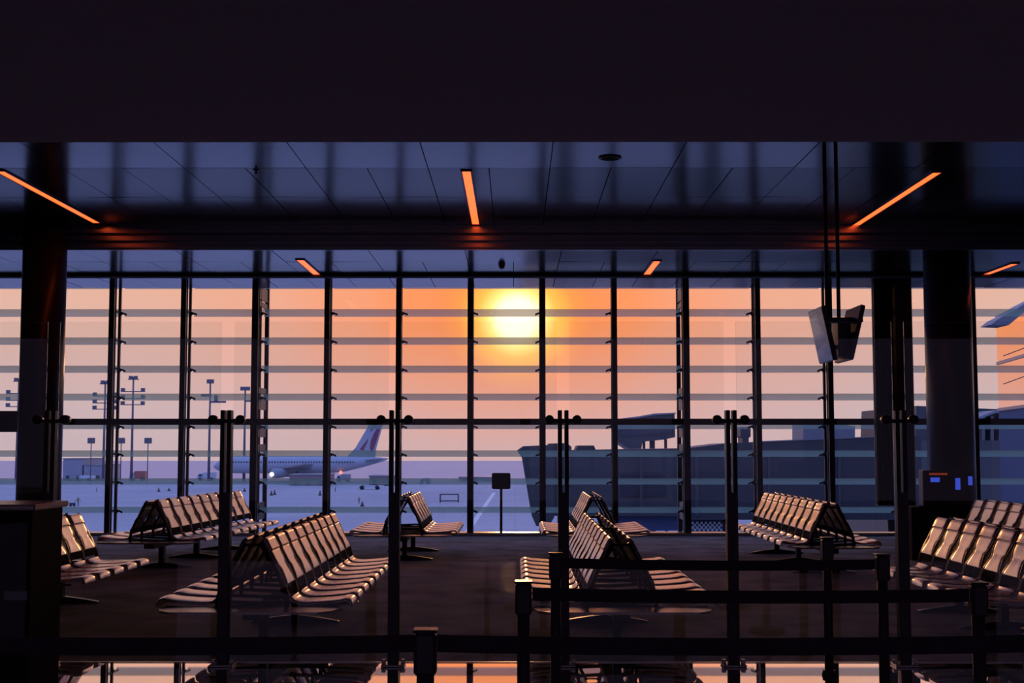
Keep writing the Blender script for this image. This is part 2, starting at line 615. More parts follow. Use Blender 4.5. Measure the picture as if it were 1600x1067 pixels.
# ceiling fittings
p = PZ(953, 246, H1)
t = thing('ceiling_speaker', 'round black speaker recessed in the glossy ceiling right of the middle light', 'speaker', (p.x, p.y, H1))
MB().lathe([(.14, .01), (.14, -.012), (.115, -.02)], 28).build('rim', M['black'], t)
MB().lathe([(.114, -.012), (.108, -.020), (.06, -.024), (.01, -.025)], 28).build('grille', M['matte'], t)
p = PZ(784, 412, H2)
t = thing('dome_camera', 'small dark dome camera under the rear ceiling above the sun', 'camera', (p.x, p.y, H2))
MB().lathe([(.06, .075), (.06, -.03), (.05, -.035)], 20).build('housing', M['black'], t)
MB().lathe([(.052, -.034), (.05, -.06), (.035, -.085), (.012, -.095)], 20).build('dome', M['screen'], t)
p = PZ(400, 265, H1)
t = thing('sprinkler_head', 'tiny dark sprinkler head under the glossy ceiling between left and middle lights', 'sprinkler', (p.x, p.y, H1))
MB().lathe([(.04, .075), (.04, -.008), (.012, -.012), (.012, -.05)], 14).build('escutcheon', M['black'], t)
MB().lathe([(.03, -.05), (.03, -.056)], 14).build('deflector', M['black'], t)

# ------------------------------------------------------------------ columns
def column(x0, x1, D, label, name, r=None):
    a, b = P(x0, 650, D), P(x1, 650, D)
    c = (a.x + b.x) / 2
    r = (b.x - a.x) / 2
    m_ = MB().lathe([(r, 0.0), (r, H1 + .04 if D < DF else H2 + .04)], 40, (c, D, 0))
    o = struct(name, m_, M['column'], label, 'column')
    rb = MB().lathe([(r + .02, 0.0), (r + .02, .14), (r + .005, .15)], 40)
    rb.build('base_ring', M['black'], o, (c, D, 0))
    return o


column(30, 97, 20.9, 'thick black round column at the left edge', 'trim_6')
column(1449, 1521, 22.3, 'thick black round column on the right', 'trim_7')
a, b = P(1396, 650, 25.4), P(1422, 650, 25.4)
struct('trim_8', MB().cbox(a.x, b.x, 25.1, 25.5, 0, H2 + .04, .02), M['column'], 'slim black square column beside the ribbed panel', 'column')
# ribbed hanging panel
a, b = P(1364, 650, 25.4), P(1396, 650, 25.4)
zb = P(1380, 787, 25.3).z
m_ = MB()
m_.box(a.x, b.x - .003, 25.28, 25.34, zb, H2)
for i in range(5):
    x = a.x + .01 + (b.x - a.x - .06) * i / 4.2
    m_.box(x, x + .035, 25.22, 25.28, zb, H2)
m_.prism([(25.18, zb), (25.36, zb), (25.36, zb - .05), (25.18, zb - .03)], a.x, b.x - .003, 'x')
struct('trim_9', m_, M['mullion'], 'ribbed dark panel hanging beside the slim black column', 'panel')

# ------------------------------------------------------------------ glass partition
posts_px = [80, 354, 617, 880, 1142, 1406]
side_words = ['leftmost post of the glass partition, in front of the thick left column',
              'glass partition post in front of the bench with lit backs by the left windows',
              'glass partition post beside the aircraft tail fin',
              'glass partition post just right of the sun and sign stand',
              'glass partition post left of the hanging screens, before the right bench',
              'rightmost post of the glass partition, in front of the slim black column']
z_top = P(805, 641, DP).z
z_solid = P(805, 769, DP).z
z_knob = P(805, 658, DP).z
z_glass = P(805, 503, DP).z
px_x = [P(x, 697, DP).x for x in posts_px]
sp = (px_x[-1] - px_x[0]) / 5
for i, x in enumerate(px_x):
    t = thing('partition_post', side_words[i], 'post', (x, DP, 0), 0, 'posts of the glass partition')
    for s in (-1, 1):
        MB().cbox(s * .026 - .016, s * .026 + .016, -.05, .05, .02, z_top, .004).build('fin', M['mullion'], t)
    MB().cbox(-.041, .041, -.056, -.0505, .02, z_solid, .002).build('cover_plate', M['black'], t)
    MB().cbox(-.09, .09, -.09, .09, 0, .02, .006).build('base_plate', M['chrome'], t)
    sf = MB()
    sf.box(-.125, .125, -.025, .025, z_knob - .014, z_knob + .014)
    sf.build('spider_arm', M['black'], t)
    for s in (-1, 1):
        MB().lathe([(.026, -.05), (.036, -.035), (.036, .03), (.02, .045)], 16, (0, 0, 0), 'y').build('clamp_knob', M['black'], t, (s * .108, 0, z_knob + .012))
    for s in (-1, 1):
        MB().cbox(s * .075 - .016, s * .075 + .016, -.02, .02, .018, .05, .003).build('foot_clamp', M['chrome'], t)
xs = [px_x[0] - sp] + px_x + [px_x[-1] + sp, px_x[-1] + 2 * sp]
xs = [px_x[0] - 2 * sp] + xs
gl_words = ['glass panel of the partition beyond the left picture edge', 'glass panel of the partition left of its leftmost post', 'glass panel between the first and second partition posts from the left',
            'glass panel in front of the nearest left double bench', 'glass panel in front of the sun and the sign stand',
            'glass panel in front of the nearest right double bench', 'glass panel in front of the hanging screens',
            'glass panel right of the rightmost partition post', 'last glass panel beyond the right picture edge']
for i in range(len(xs) - 1):
    MBg = MB().box(xs[i] + .049, xs[i + 1] - .049, DP - .006, DP + .006, .025, z_glass)
    if 0 < i < 8:
        tag(MBg.build('glass_partition', M['glass']), gl_words[i], 'glass panel', 'panels of the glass partition')

# ------------------------------------------------------------------ belt stanchions
ZS = 1.02


def stanchion(px, py, label, rb=.17):
    p = PZ(px, py, ZS)
    t = thing('belt_stanchion', label, 'stanchion', (p.x, p.y, 0), 0, 'belt barrier posts')
    MB().lathe([(rb, 0), (rb, .012), (rb * .88, .026), (.05, .036)], 28).build('base', M['stan'], t)
    MB().lathe([(.033, .03), (.033, ZS - .16)], 20).build('pole', M['stan'], t)
    MB().cbox(-.042, .042, -.042, .042, ZS - .17, ZS - .012, .012).build('belt_head', M['stan'], t)
    MB().cbox(-.046, .046, -.046, .046, ZS - .012, ZS, .004).build('cap', M['cap'], t)
    return p


def belt(pa, pb, label, top=.035, h=.065):
    d = (pb - pa)
    d.z = 0
    L_ = d.length
    d.normalize()
    nrm = Vector((-d.y, d.x, 0))
    a = pa + d * .044
    b = pb - d * .044
    m_ = MB()
    N_ = 16
    vs = []
    for i in range(N_ + 1):
        u = i / N_
        c = a.lerp(b, u)
        sag = .012 * 4 * u * (1 - u)
        for (o, z) in ((-.0015, 0), (.0015, 0), (.0015, -h), (-.0015, -h)):
            q = c + nrm * o
            vs.append((q.x, q.y, ZS - top - sag + z))
    fs = []
    for i in range(N_):
        for k in range(4):
            l = (k + 1) % 4
            fs.append((i * 4 + k, i * 4 + l, i * 4 + 4 + l, i * 4 + 4 + k))
    fs += [(0, 1, 2, 3), (N_ * 4 + 3, N_ * 4 + 2, N_ * 4 + 1, N_ * 4)]
    m_.add(vs, fs)
    return tag(m_.build('barrier_belt', M['belt']), label, 'belt', 'belts of the queue barriers')


sA = stanchion(665, 982, 'nearest and thickest black belt post, below the sign stand')
sB = stanchion(818, 907, 'black belt post at the left end of the middle barrier, below the sun')
sC = stanchion(1527, 909, 'black belt post at the right picture edge, before the right bench')
sD = stanchion(868, 863, 'black belt post at the left end of the farthest barrier')
sF = stanchion(1378, 865, 'black belt post at the right end of the farthest barrier')
sE = stanchion(1292, 839, 'slim black belt post standing alone below the hanging screens', .055)
sp2 = sC.x - sB.x
sA0 = Vector((sA.x - sp2, sA.y, ZS))
sA1 = Vector((sA.x + sp2, sA.y, ZS))
for q, lb in ((sA0, 'black belt post out of the frame at the left'), (sA1, 'black belt post out of the frame at the right')):
    t = thing('belt_stanchion', lb, 'stanchion', (q.x, q.y, 0), 0, 'belt barrier posts')
    MB().lathe([(.17, 0), (.17, .012), (.15, .026), (.05, .036)], 28).build('base', M['stan'], t)
    MB().lathe([(.033, .03), (.033, ZS - .16)], 20).build('pole', M['stan'], t)
    MB().cbox(-.042, .042, -.042, .042, ZS - .17, ZS - .012, .012).build('belt_head', M['stan'], t)
    MB().cbox(-.046, .046, -.046, .046, ZS - .012, ZS, .004).build('cap', M['cap'], t)
belt(sA0, sA, 'nearest black barrier belt running left from the thickest post', .022)
belt(sA, sA1, 'nearest black barrier belt running right from the thickest post', .022)
belt(sB, sC, 'middle black barrier belt crossing the right half')
belt(sD, sF, 'farthest black barrier belt, in front of the right double bench')

# ------------------------------------------------------------------ benches
PITCHS = 0.478


def make_kit(depth):
    """seat, backrest (> headrest, side_frame) meshes for a seat facing +x, centred on y=0"""
    front = depth
    seat_p = catmull([(.30, .475), (.335, .438), (.43, .425), (front - .14, .440), (front - .055, .454), (front - .012, .440), (front, .395)], 4)
    back_p = catmull([(.262, .575), (.248, .61), (.215, .675), (.188, .72), (.172, .755), (.125, .845)], 4)
    head_p = catmull([(.128, .85), (.108, .885), (.088, .925), (.070, .935)], 4)
    kit = {}
    ms = MB().sheet(seat_p, lambda t: .425 - .03 * t, .028, .007, 8)
    kit['seat'] = ms

    def wb(t):
        return .265 + .125 * min(1, abs(t - .48) / .40)
    kit['backrest'] = MB().sheet(back_p, wb, .026, .006, 8)
    kit['headrest'] = MB().sheet(head_p, lambda t: .405, .034, .006, 6)
    for s in (-1, 1):
        fr = MB()
        pts = []
        for i, (x, z) in enumerate(back_p + head_p[1:]):
            t = min(1, i / (len(back_p) - 1))
            pts.append((x - .004, s * (.222), z))
        fr.tube([(.29, s * .222, .47)] + pts, .013, 6)
        pts2 = [(x + .006, s * (wb(i / (len(back_p) - 1)) / 2 + .012), z) for i, (x, z) in enumerate(back_p)]
        fr.tube(pts2, .010, 6)
        fr.box(.055, .075, s * .222 - .012, s * .222 + .012, .925, .955)
        for i in (0, len(back_p) // 2, len(back_p) - 1):
            fr.tube([(pts[i][0], pts[i][1], pts[i][2]), (pts2[i][0], pts2[i][1] - s * .02, pts2[i][2])], .007, 6)
        kit['side_frame%d' % s] = fr
    return kit


KITS = {}


def bench(label, xc, y0, nseat, depth, rz=0, sides=(1, -1), near_table=True, far_table=False, group='rows of lounge seating'):
    t = thing('lounge_bench', label, 'bench', (xc, y0, 0), rz, group)
    key = depth
    if key not in KITS:
        k = make_kit(depth)
        KITS[key] = dict(kit=k, mesh={})
    K = KITS[key]
    L_ = nseat * PITCHS
    for s in sides:
        for i in range(nseat):
            yy = (i + .5) * PITCHS
            rot = 0 if s > 0 else PI

            def part(nm, mat, parent, top):
                if nm in K['mesh']:
                    o = bpy.data.objects.new('side_frame' if 'side_frame' in nm else nm, K['mesh'][nm])
                    COL.objects.link(o)
                    o.parent = parent
                else:
                    o = K['kit'][nm].build('side_frame' if 'side_frame' in nm else nm, mat, parent)
                    K['mesh'][nm] = o.data
                if top:
                    o.location = (0, yy, 0)
                    o.rotation_euler = (0, 0, rot)
                return o
            part('seat', M['leather'], t, True)
            bk = part('backrest', M['leather'], t, True)
            part('headrest', M['leather2'], bk, False)
            part('side_frame1', M['sideframe'], bk, False)
            part('side_frame-1', M['sideframe'], bk, False)
    # beam and cross arms
    b = MB().box(-.07, .07, -.05, L_ + .05, .30, .37)
    b.build('beam', M['frame'], t)
    nb = nseat + 1
    for i in range(nb):
        y = i * PITCHS
        for s in sides:
            pr = [(0, .36), (.24, .37), (depth - .10, .395), (depth - .10, .41), (.30, .40), (.285, .50), (.265, .50), (.27, .40), (0, .39)]
            akey = ('arm', s)
            if akey in K['mesh']:
                o = bpy.data.objects.new('support_arm', K['mesh'][akey])
                COL.objects.link(o)
                o.parent = t
            else:
                o = MB().prism([(s * p_[0], p_[1]) for p_ in pr], -.012, .012).build('support_arm', M['frame'], t)
                K['mesh'][akey] = o.data
            o.location = (0, y, 0)
    # open A-frames carrying the backs, and the rail under each row of backs
    for y in (-.012, L_ * .5, L_ + .012):
        f = MB()
        for sd_ in sides:
            f.tube([(sd_ * .29, y, .38), (sd_ * .255, y, .54), (sd_ * .20, y, .68), (sd_ * .155, y, .74), (sd_ * .06, y, .92)], .017, 8)
        if len(sides) == 2:
            f.tube([(-.29, y, .40), (0, y, .41), (.29, y, .40)], .015, 8)
            f.tube([(-.07, y, .90), (.07, y, .90)], .012, 8)
        f.build('back_frame', M['frame'], t)
    for sd_ in sides:
        MB().prism([(sd_ * .262, .505), (sd_ * .285, .50), (sd_ * .268, .572), (sd_ * .245, .572)], -.03, L_ + .03).build('back_rail', M['matte'], t)
    # feet
    ys = [L_ * .12, L_ * .5, L_ * .88] if nseat > 6 else [L_ * .15, L_ * .85]
    for y in ys:
        f = MB()
        f.box(-.035, .035, y - .05, y + .05, .02, .30)
        prof = catmull([(-.42, .012), (-.40, .022), (-.2, .055), (0, .075), (.2, .055), (.40, .022), (.42, .012)], 4)
        f.prism([(x, z) for x, z in prof] + [(.42, 0), (-.42, 0)], y - .04, y + .04)
        f.build('leg', M['frame'], t)
    # end tables
    for on, y, d in ((near_table, -.05, -1), (far_table, L_ + .05, 1)):
        if on:
            e = depth - .06
            poly = [(-e, y), (e, y), (e - .06, y + d * .24), (e - .16, y + d * .33), (-e + .16, y + d * .33), (-e + .06, y + d * .24)]
            if len(sides) == 1:
                poly = [(max(q[0] * sides[0], -.05) * sides[0] if False else q[0], q[1]) for q in poly]
            MB().prism(poly, .385, .405, 'z').build('end_table', M['table'], t)
    return t


DA = 11.02
bench('nearest double bench left of the aisle, lit backs facing right', -2.13, DA, 9, .80)
bench('nearest double bench right of the aisle, behind the belt barriers', .86, DA, 9, .80)
bench('short double bench by the windows below the aircraft tail', -1.66, 20.0, 5, .80)
bench('short double bench by the windows in front of the jet bridge end', 1.20, 20.0, 5, .80)
bench('double bench by the left windows with lit backs facing right', -5.00, 18.55, 9, .76, R(-3.6))
bench('double bench by the right windows below the hanging screens, lit backs facing left', 4.15, 17.75, 9, .66)
bench('bench at the left edge behind the leftmost partition post, lit backs facing right', -4.95, 12.75, 5, .88, far_table=True, near_table=False)
bench('large lit bench at the right edge beyond the rightmost partition post', 4.56, 11.05, 7, .80, near_table=False)
bench('dim bench at the right edge behind the large lit bench, before the thick column', 6.58, 15.3, 8, .66, near_table=False)

# ------------------------------------------------------------------ sign stand
p = PZ(783, 836, 0)
t = thing('sign_stand', 'black square sign on a thin pole standing before the window left of the jet bridge', 'sign', (p.x, p.y, 0))
sc = p.y / FPX
zc = P(783, 751.5, p.y).z
hw_, hh_, rr = 14.5 * sc, 12.5 * sc, .035
poly = []
for (cx, cz, a0) in ((hw_ - rr, hh_ - rr, 0), (-hw_ + rr, hh_ - rr, 90), (-hw_ + rr, -hh_ + rr, 180), (hw_ - rr, -hh_ + rr, 270)):
    for i in range(5):
        a = R(a0 + i * 22.5)
        poly.append((cx + rr * math.cos(a), zc + cz + rr * math.sin(a)))
MB().prism(poly, -.02, .02).build('sign_board', M['matte'], t)
MB().lathe([(.026, .02), (.026, zc)], 14).build('pole', M['black'], t, (0, .03, 0))
MB().lathe([(.16, 0), (.16, .012), (.03, .03)], 20).build('base', M['black'], t, (0, .03, 0))

# ------------------------------------------------------------------ hanging screens
DT = 15.0
t0 = P(1302, 520, DT)
t = thing('hanging_screens', 'pair of back-to-back screens hanging from two poles in front of the right windows', 'screens', (t0.x, DT, t0.z))
s = DT / FPX


def loc(px, py, D):
    q = P(px, py, D)
    return Vector((q.x - t0.x, D - DT, q.z - t0.z))


for (px, nm) in ((1293, 'pole'), (1311, 'pole')):
    a = loc(px, 515, DT)
    top = H1 - t0.z
    MB().tube([(a.x, 0, a.z), (a.x, 0, top)], .022, 12).build(nm, M['mullion'], t)
DN, DFr = DT - .34, DT + .34


def slab(c4, th, nrm):
    """c4: near-top, far-top, far-bottom, near-bottom (local points)"""
    n_ = Vector(nrm).normalized() * th
    vs = [tuple(c) for c in c4] + [tuple(Vector(c) + n_) for c in c4]
    return MB().add(vs, [(0, 1, 2, 3), (7, 6, 5, 4), (0, 4, 5, 1), (1, 5, 6, 2), (2, 6, 7, 3), (3, 7, 4, 0)])


def xz(px, py, D):
    return loc(px, py, D)


a1, a4 = xz(1284, 478, DN), xz(1303, 563, DN)
a2 = Vector((a1.x, DFr - DT, a1.z))
a3 = Vector((a4.x, DFr - DT, a4.z))
sl = slab([a1, a2, a3, a4], .045, (1, 0, .22))
sl.build('screen_housing', M['black'], t)
inset = .012
fc = slab([a1 + Vector((-.002 + .004, inset, -inset * 1.2)), a2 + Vector((.002, -inset, -inset * 1.2)), a3 + Vector((-.004, -inset, inset)), a4 + Vector((-.004, inset, inset))], .006, (-1, 0, -.22))
fc.build('screen', M['screen'], t)
b1, b4 = xz(1352, 477, DN), xz(1333, 562, DN)
b2 = Vector((b1.x, DFr - DT, b1.z))
b3 = Vector((b4.x, DFr - DT, b4.z))
slab([b1, b2, b3, b4], .045, (-1, 0, .22)).build('screen_housing', M['black'], t)
fc = slab([b1 + Vector((-.002, inset, -inset * 1.2)), b2 + Vector((-.002, -inset, -inset * 1.2)), b3 + Vector((.004, -inset, inset)), b4 + Vector((.004, inset, inset))], .006, (1, 0, -.22))
fc.build('screen', M['screen'], t)
br = MB()
for (px0, px1, py0, py1) in ((1290, 1345, 497, 504), (1298, 1334, 540, 546)):
    q0, q1 = loc(px0, py0, DT), loc(px1, py1, DT)
    br.box(q0.x, q1.x, -.10, -.05, q1.z, q0.z)
    br.box(q0.x, q1.x, .05, .10, q1.z, q0.z)
q0, q1 = loc(1304, 500, DT), loc(1325, 558, DT)
br.cbox(q0.x, q1.x, -.16, .16, q1.z, q0.z, .01)
br.build('mount_bracket', M['black'], t)

# ------------------------------------------------------------------ gate counter (left) and kiosk (right)
D0 = 8.7
xr = P(57, 800, D0).x
zt = P(40, 788, D0).z
t = thing('gate_counter', 'tall dark gate counter at the bottom left edge before the partition', 'counter', (xr - .75, D0, 0))
MB().cbox(-.75, .72, 0, .6, 0, zt - .04, .01).build('body', M['wall'], t)
MB().cbox(-.78, .75, -.03, .63, zt - .04, zt, .01).build('worktop', M['table'], t)
MB().box(-.60, .70, -.016, .0, .45, zt - .12).build('front_panel', M['black'], t)
a, b = P(8, 937, D0), P(44, 923, D0)
ox = xr - .75
MB().box(a.x - ox, b.x - ox, -.022, -.016, a.z, b.z).build('pale_plate', M['paper'], t)
MB().box(-.75, .72, -.008, .0, .02, .10).build('kick_plate', M['chrome'], t)

D0 = 20.3
a, b = P(1424, 790, D0), P(1520, 790, D0)
zt, zm = P(1470, 735, D0).z, P(1470, 792, D0).z
t = thing('information_kiosk', 'dark kiosk with small blue lit displays in front of the thick right column', 'kiosk', ((a.x + b.x) / 2, D0, 0))
hw_ = (b.x - a.x) / 2
MB().cbox(-hw_, hw_, 0, .5, 0, zm, .012).build('cabinet', M['wall'], t)
MB().cbox(-hw_ + .22, hw_, .12, .36, zm, zt, .012).build('display_head', M['black'], t)
for (x0, x1, y0, y1, mm) in ((1454, 1468, 746, 753, 'blue'), (1493, 1500, 747, 765, 'blue'), (1513, 1519, 744, 758, 'blue'), (1452, 1480, 739, 742, 'red')):
    p0, p1 = P(x0, y1, D0 + .12), P(x1, y0, D0 + .12)
    cx = (a.x + b.x) / 2
    MB().box(p0.x - cx, p1.x - cx, .112, .121, p0.z, p1.z).build('display', M[mm], t)

# ------------------------------------------------------------------ outdoors: ground
struct('ground', MB().box(-500, 500, DW + .12, 395, GZ - 1, GZ), M['apron'], 'pale concrete airport apron outside', 'apron')
struct('ground.001', MB().box(-900, 900, 395, 930, GZ - 1, GZ), M['hazy_sand'], 'sandy airfield beyond the apron, haze tinted into its colour', 'airfield')
# painted line on the apron
a, b = PZ(725, 838, GZ), PZ(772, 770, GZ)
d = (b - a).normalized()
nn = Vector((-d.y, d.x, 0)) * .35
vs = [a - nn, a + nn, b + nn, b - nn]
m_ = MB().add([(v.x, v.y, GZ + .002) for v in vs] + [(v.x, v.y, GZ + .012) for v in vs], [(0, 3, 2, 1), (4, 5, 6, 7), (0, 1, 5, 4), (1, 2, 6, 5), (2, 3, 7, 6), (3, 0, 4, 7)])
tag(m_.build('apron_marking', M['paint']), 'pale painted guide line on the apron left of the sign stand', 'marking')

# ------------------------------------------------------------------ jet bridge
def poly_at(D, pts):
    return [(P(x, y, D).x, P(x, y, D).z) for x, y in pts]


def place(o_list, root):
    for o in o_list:
        o.parent = root


def prism_part(nm, mat, root, D, depth, pts):
    pl = [(x - root.location.x, z - root.location.z) for x, z in poly_at(D, pts)]
    y = D - root.location.y
    return MB().prism(pl, y, y + depth).build(nm, mat, root)


DB = 50.0
base = P(1090, 697, DB)
jb = thing('jet_bridge', 'long dark passenger boarding bridge outside the right windows', 'jet bridge', (base.x, DB, GZ))
prism_part('tunnel', M['bridge'], jb, DB, 3.2, [(848, 704), (1092, 700), (1092, 806), (848, 806)])
prism_part('tunnel', M['bridge2'], jb, DB - .25, 3.7, [(1076, 700), (1132, 693), (1200, 690), (1440, 680), (1440, 812), (1076, 812)])
cab = prism_part('cab', M['bridge'], jb, DB - .5, 4.2, [(808, 704), (818, 697), (842, 696), (866, 695), (866, 808), (858, 822), (838, 822), (831, 806), (816, 716)])
prism_part('cab_window', M['pwin'], cab, DB - .55, .06, [(828, 722), (846, 722), (848, 792), (838, 792)]).parent = jb
prism_part('roof_unit', M['bridge2'], jb, DB + .4, 2.4, [(852, 704), (858, 693), (886, 692), (893, 698), (893, 704)])
prism_part('roof_unit', M['bridge2'], jb, DB + .5, 2.0, [(900, 703), (903, 696), (928, 696), (931, 703)])
prism_part('roof_unit', M['bgrey'], jb, DB + .6, 2.0, [(1255, 690), (1255, 662), (1270, 657), (1324, 657), (1324, 664), (1336, 666), (1336, 686)])
prism_part('vent_stack', M['bridge2'], jb, DB + .6, 1.0, [(1160, 694), (1160, 684), (1157, 682), (1157, 667), (1173, 667), (1173, 682), (1170, 684), (1170, 694)])
prism_part('roof_rail', M['bgrey'], jb, DB - .3, .1, [(1180, 691), (1430, 680.5), (1430, 679), (1180, 689.5)])
for (x0, x1) in ((858, 866), (1000, 1004), (1086, 1092), (1200, 1204), (1310, 1314)):
    prism_part('wall_rib', M['bridge'], jb, DB - .3, .12, [(x0, 706), (x1, 706), (x1, 806), (x0, 806)])
for (x0, x1, y0, y1) in ((970, 1040, 742, 775),):
    prism_part('side_window', M['pwin'], jb, DB - .06, .08, [(x0, y0), (x1, y0), (x1, y1), (x0, y1)])
for px in (885, 1120, 1400):
    q = P(px, 700, DB + 1.5)
    zt_ = P(px, 806, DB).z
    MB().lathe([(1.1, 0), (1.1, .3), (.35, .5), (.35, zt_ - GZ + .1)], 18).build('support_leg', M['bridge2'], jb, (q.x - base.x, 1.6, 0))

prism_part('shade_block', M['bridgeblue'], jb, DB + .3, 2.4, [(940, 806), (1128, 806), (1128, 815), (1080, 815), (1080, 829), (940, 829)])  # dark block added to stand for the shade beneath the tunnel
m_ = MB()
for r_ in range(4):
    for c_ in range(14):
        if (r_ + c_) % 2 == 0:
            p0, p1 = P(1081 + c_ * 3.4, 818.7 + r_ * 3.7, DB + .2), P(1084.4 + c_ * 3.4, 815 + r_ * 3.7, DB + .2)
            m_.box(p0.x - base.x, p1.x - base.x, .2, .26, p0.z - GZ, p1.z - GZ)
o_ = m_.build('checkered_panel', M['vehw'], jb)
prism_part('panel_backing', M['bridgeblue'], jb, DB + .27, .1, [(1080, 815), (1130, 815), (1130, 831), (1080, 831)])
D2b = 90.0
base2 = P(1008, 697, D2b)
jb2 = thing('airbridge_cabin', 'dark raised cabin on legs rising above the jet bridge roof', 'jet bridge', (base2.x, D2b, GZ))
prism_part('cabin', M['bridge2'], jb2, D2b, 4.5, [(962, 660), (966, 655), (1000, 651), (1022, 647), (1054, 646), (1055, 683), (1036, 687), (1004, 690), (1002, 702), (984, 702), (966, 690)])
prism_part('roof_edge', M['bgrey'], jb2, D2b - .2, 5, [(960, 657), (1000, 652.5), (1022, 648.5), (1056, 646.5), (1056, 644.5), (1022, 646), (1000, 650), (960, 655)])
prism_part('window_band', M['pwin'], jb2, D2b - .06, .1, [(970, 672), (1050, 668), (1050, 676), (970, 682)])
for px in (1006, 1017, 1021, 1040):
    q = P(px, 690, D2b + 1)
    MB().box(q.x - base2.x - .09, q.x - base2.x + .09, .9, 1.1, 0, P(px, 686, D2b).z - GZ).build('leg', M['bridge2'], jb2)

# terminal wing on the right
DR = 62.0
base3 = P(1560, 697, DR)
tw = thing('terminal_wing', 'low dark terminal building with pilasters at the far right', 'building', (base3.x, DR, GZ))
prism_part('wall', M['bridge'], tw, DR, 14, [(1415, 688), (1700, 688), (1700, 995), (1415, 995)])
prism_part('upper_storey', M['bridge2'], tw, DR + 1, 10, [(1430, 688), (1432, 634), (1700, 645), (1700, 688)])
prism_part('canopy', M['bgrey'], tw, DR - 1.2, 2.2, [(1528, 652), (1556, 641), (1700, 630), (1700, 637), (1556, 645), (1528, 656)])
for px in (1534, 1548, 1561, 1574, 1588, 1602, 1618):
    prism_part('pilaster', M['bgrey'], tw, DR + .55, .5, [(px, 688), (px, 650), (px + 5, 650), (px + 5, 688)])

# mirror-glass facade that shows the orange sky
DG = 46.0
q0 = P(1562, 697, DG)
fa = thing('glass_facade', 'orange-glowing glass facade at the right picture edge, reflecting the sunset', 'facade', (q0.x, q0.y, GZ), -R(8.5))
zb_, zt_ = P(1580, 640, DG).z - GZ, 14.5
MB().box(0, .2, -9, 0, zb_, zt_).build('glass_skin', M['mirror'], fa)
f = MB()
for z in (zb_, zb_ + (zt_ - zb_) * .5, zt_):
    f.box(-.04, .0, -9, 0, z - .05, z + .05)
f.build('frame', M['bgrey'], fa)
MB().box(.0, .2, -9, 0, 0, zb_).build('plinth_wall', M['plinth'], fa)

# floodlight gantry arm at the right
DQ = 33.0
q = P(1600, 490, DQ)
ga = thing('canopy_arm', 'grey steel arm reaching in from the right edge before the orange facade', 'canopy', (q.x, DQ, GZ))
prism_part('arm', M['bgrey'], ga, DQ, .8, [(1549, 507), (1560, 498), (1580, 488), (1600, 475), (1650, 450), (1650, 470), (1600, 488), (1582, 503), (1576, 508)])
for (y0, y1) in ((556, 545), (600, 590)):
    a, b = P(1568, y0, DQ + .4), P(1650, y1 - 20, DQ + .4)
    MB().tube([(a.x - q.x, .4, a.z - GZ), (b.x - q.x, .4, b.z - GZ)], .012, 6).build('stay_cable', M['black'], ga)
pz_ = P(1650, 460, DQ)
MB().box(pz_.x - q.x - .3, pz_.x - q.x + .3, .1, .7, 0, pz_.z - GZ).build('mast', M['bgrey'], ga)

# ------------------------------------------------------------------ airliner
DA_ = 385.0
tail = P(606, 716, DA_)
nose = P(333, 727, DA_)
Lf = tail.x - nose.x
zc_ = P(450, 726, DA_).z
ap = thing('airliner', 'parked airliner facing left with a maroon marked tail fin', 'aircraft', (nose.x, DA_, GZ))
rf = 2.45
prof, cz = [], []
stations = [(0, .05, -.5), (.012, .7, -.45), (.03, 1.35, -.3), (.06, 1.95, -.12), (.1, 2.35, 0), (.14, rf, 0), (.66, rf, 0), (.76, 2.15, .25), (.86, 1.5, .8), (.94, .85, 1.3), (.99, .35, 1.6), (1.0, .08, 1.65)]
vs, fs = [], []
NF = 24
for (u, r, dz) in stations:
    for k in range(NF):
        a = 2 * PI * k / NF
        vs.append((u * Lf, r * math.cos(a), zc_ - GZ + dz + r * math.sin(a)))
for i in range(len(stations) - 1):
    for k in range(NF):
        l = (k + 1) % NF
        fs.append((i * NF + k, i * NF + l, (i + 1) * NF + l, (i + 1) * NF + k))
fs += [tuple(range(NF)), tuple((len(stations) - 1) * NF + k for k in range(NF))]
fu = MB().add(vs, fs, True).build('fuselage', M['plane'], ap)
wn = MB()
for i in range(44):
    u = .12 + .70 * i / 44
    wn.box(u * Lf, u * Lf + .35, -rf - .03, -rf + .25, zc_ - GZ + .55, zc_ - GZ + 1.0)
wn.build('cabin_windows', M['pwin'], fu)


def fin_poly(pts):
    return [(P(x, y, DA_).x - nose.x, P(x, y, DA_).z - GZ) for x, y in pts]


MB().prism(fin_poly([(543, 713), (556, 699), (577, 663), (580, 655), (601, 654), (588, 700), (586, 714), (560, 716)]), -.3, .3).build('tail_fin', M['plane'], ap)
em = MB()
for s in (-1, 1):
    em.prism(fin_poly([(578, 700), (579, 690), (584, 678), (590, 668), (597, 662), (590, 684), (584, 702), (580, 706)]), s * .3 - .02, s * .3 + .02)
    em.prism(fin_poly([(562, 702), (570, 692), (576, 684), (574, 692), (568, 704)]), s * .3 - .02, s * .3 + .02)
    em.prism(fin_poly([(583, 662), (590, 658), (596, 657), (589, 664), (582, 672), (578, 676)]), s * .3 - .02, s * .3 + .02)
tf = em.build('tail_emblem', M['maroon'], ap)


def wing(root0, root1, tip0, tip1, span, z0, z1, th, nm):
    for s in (-1, 1):
        vs = [(root0, s * 1.2, z0), (root1, s * 1.2, z0), (tip1, s * span, z1), (tip0, s * span, z1)]
        vs2 = [(v[0], v[1], v[2] + th * (1 if i < 2 else .4)) for i, v in enumerate(vs)]
        MB().add(vs + vs2, [(0, 1, 2, 3), (7, 6, 5, 4), (0, 4, 5, 1), (1, 5, 6, 2), (2, 6, 7, 3), (3, 7, 4, 0)]).build(nm, M['pgrey'], ap)


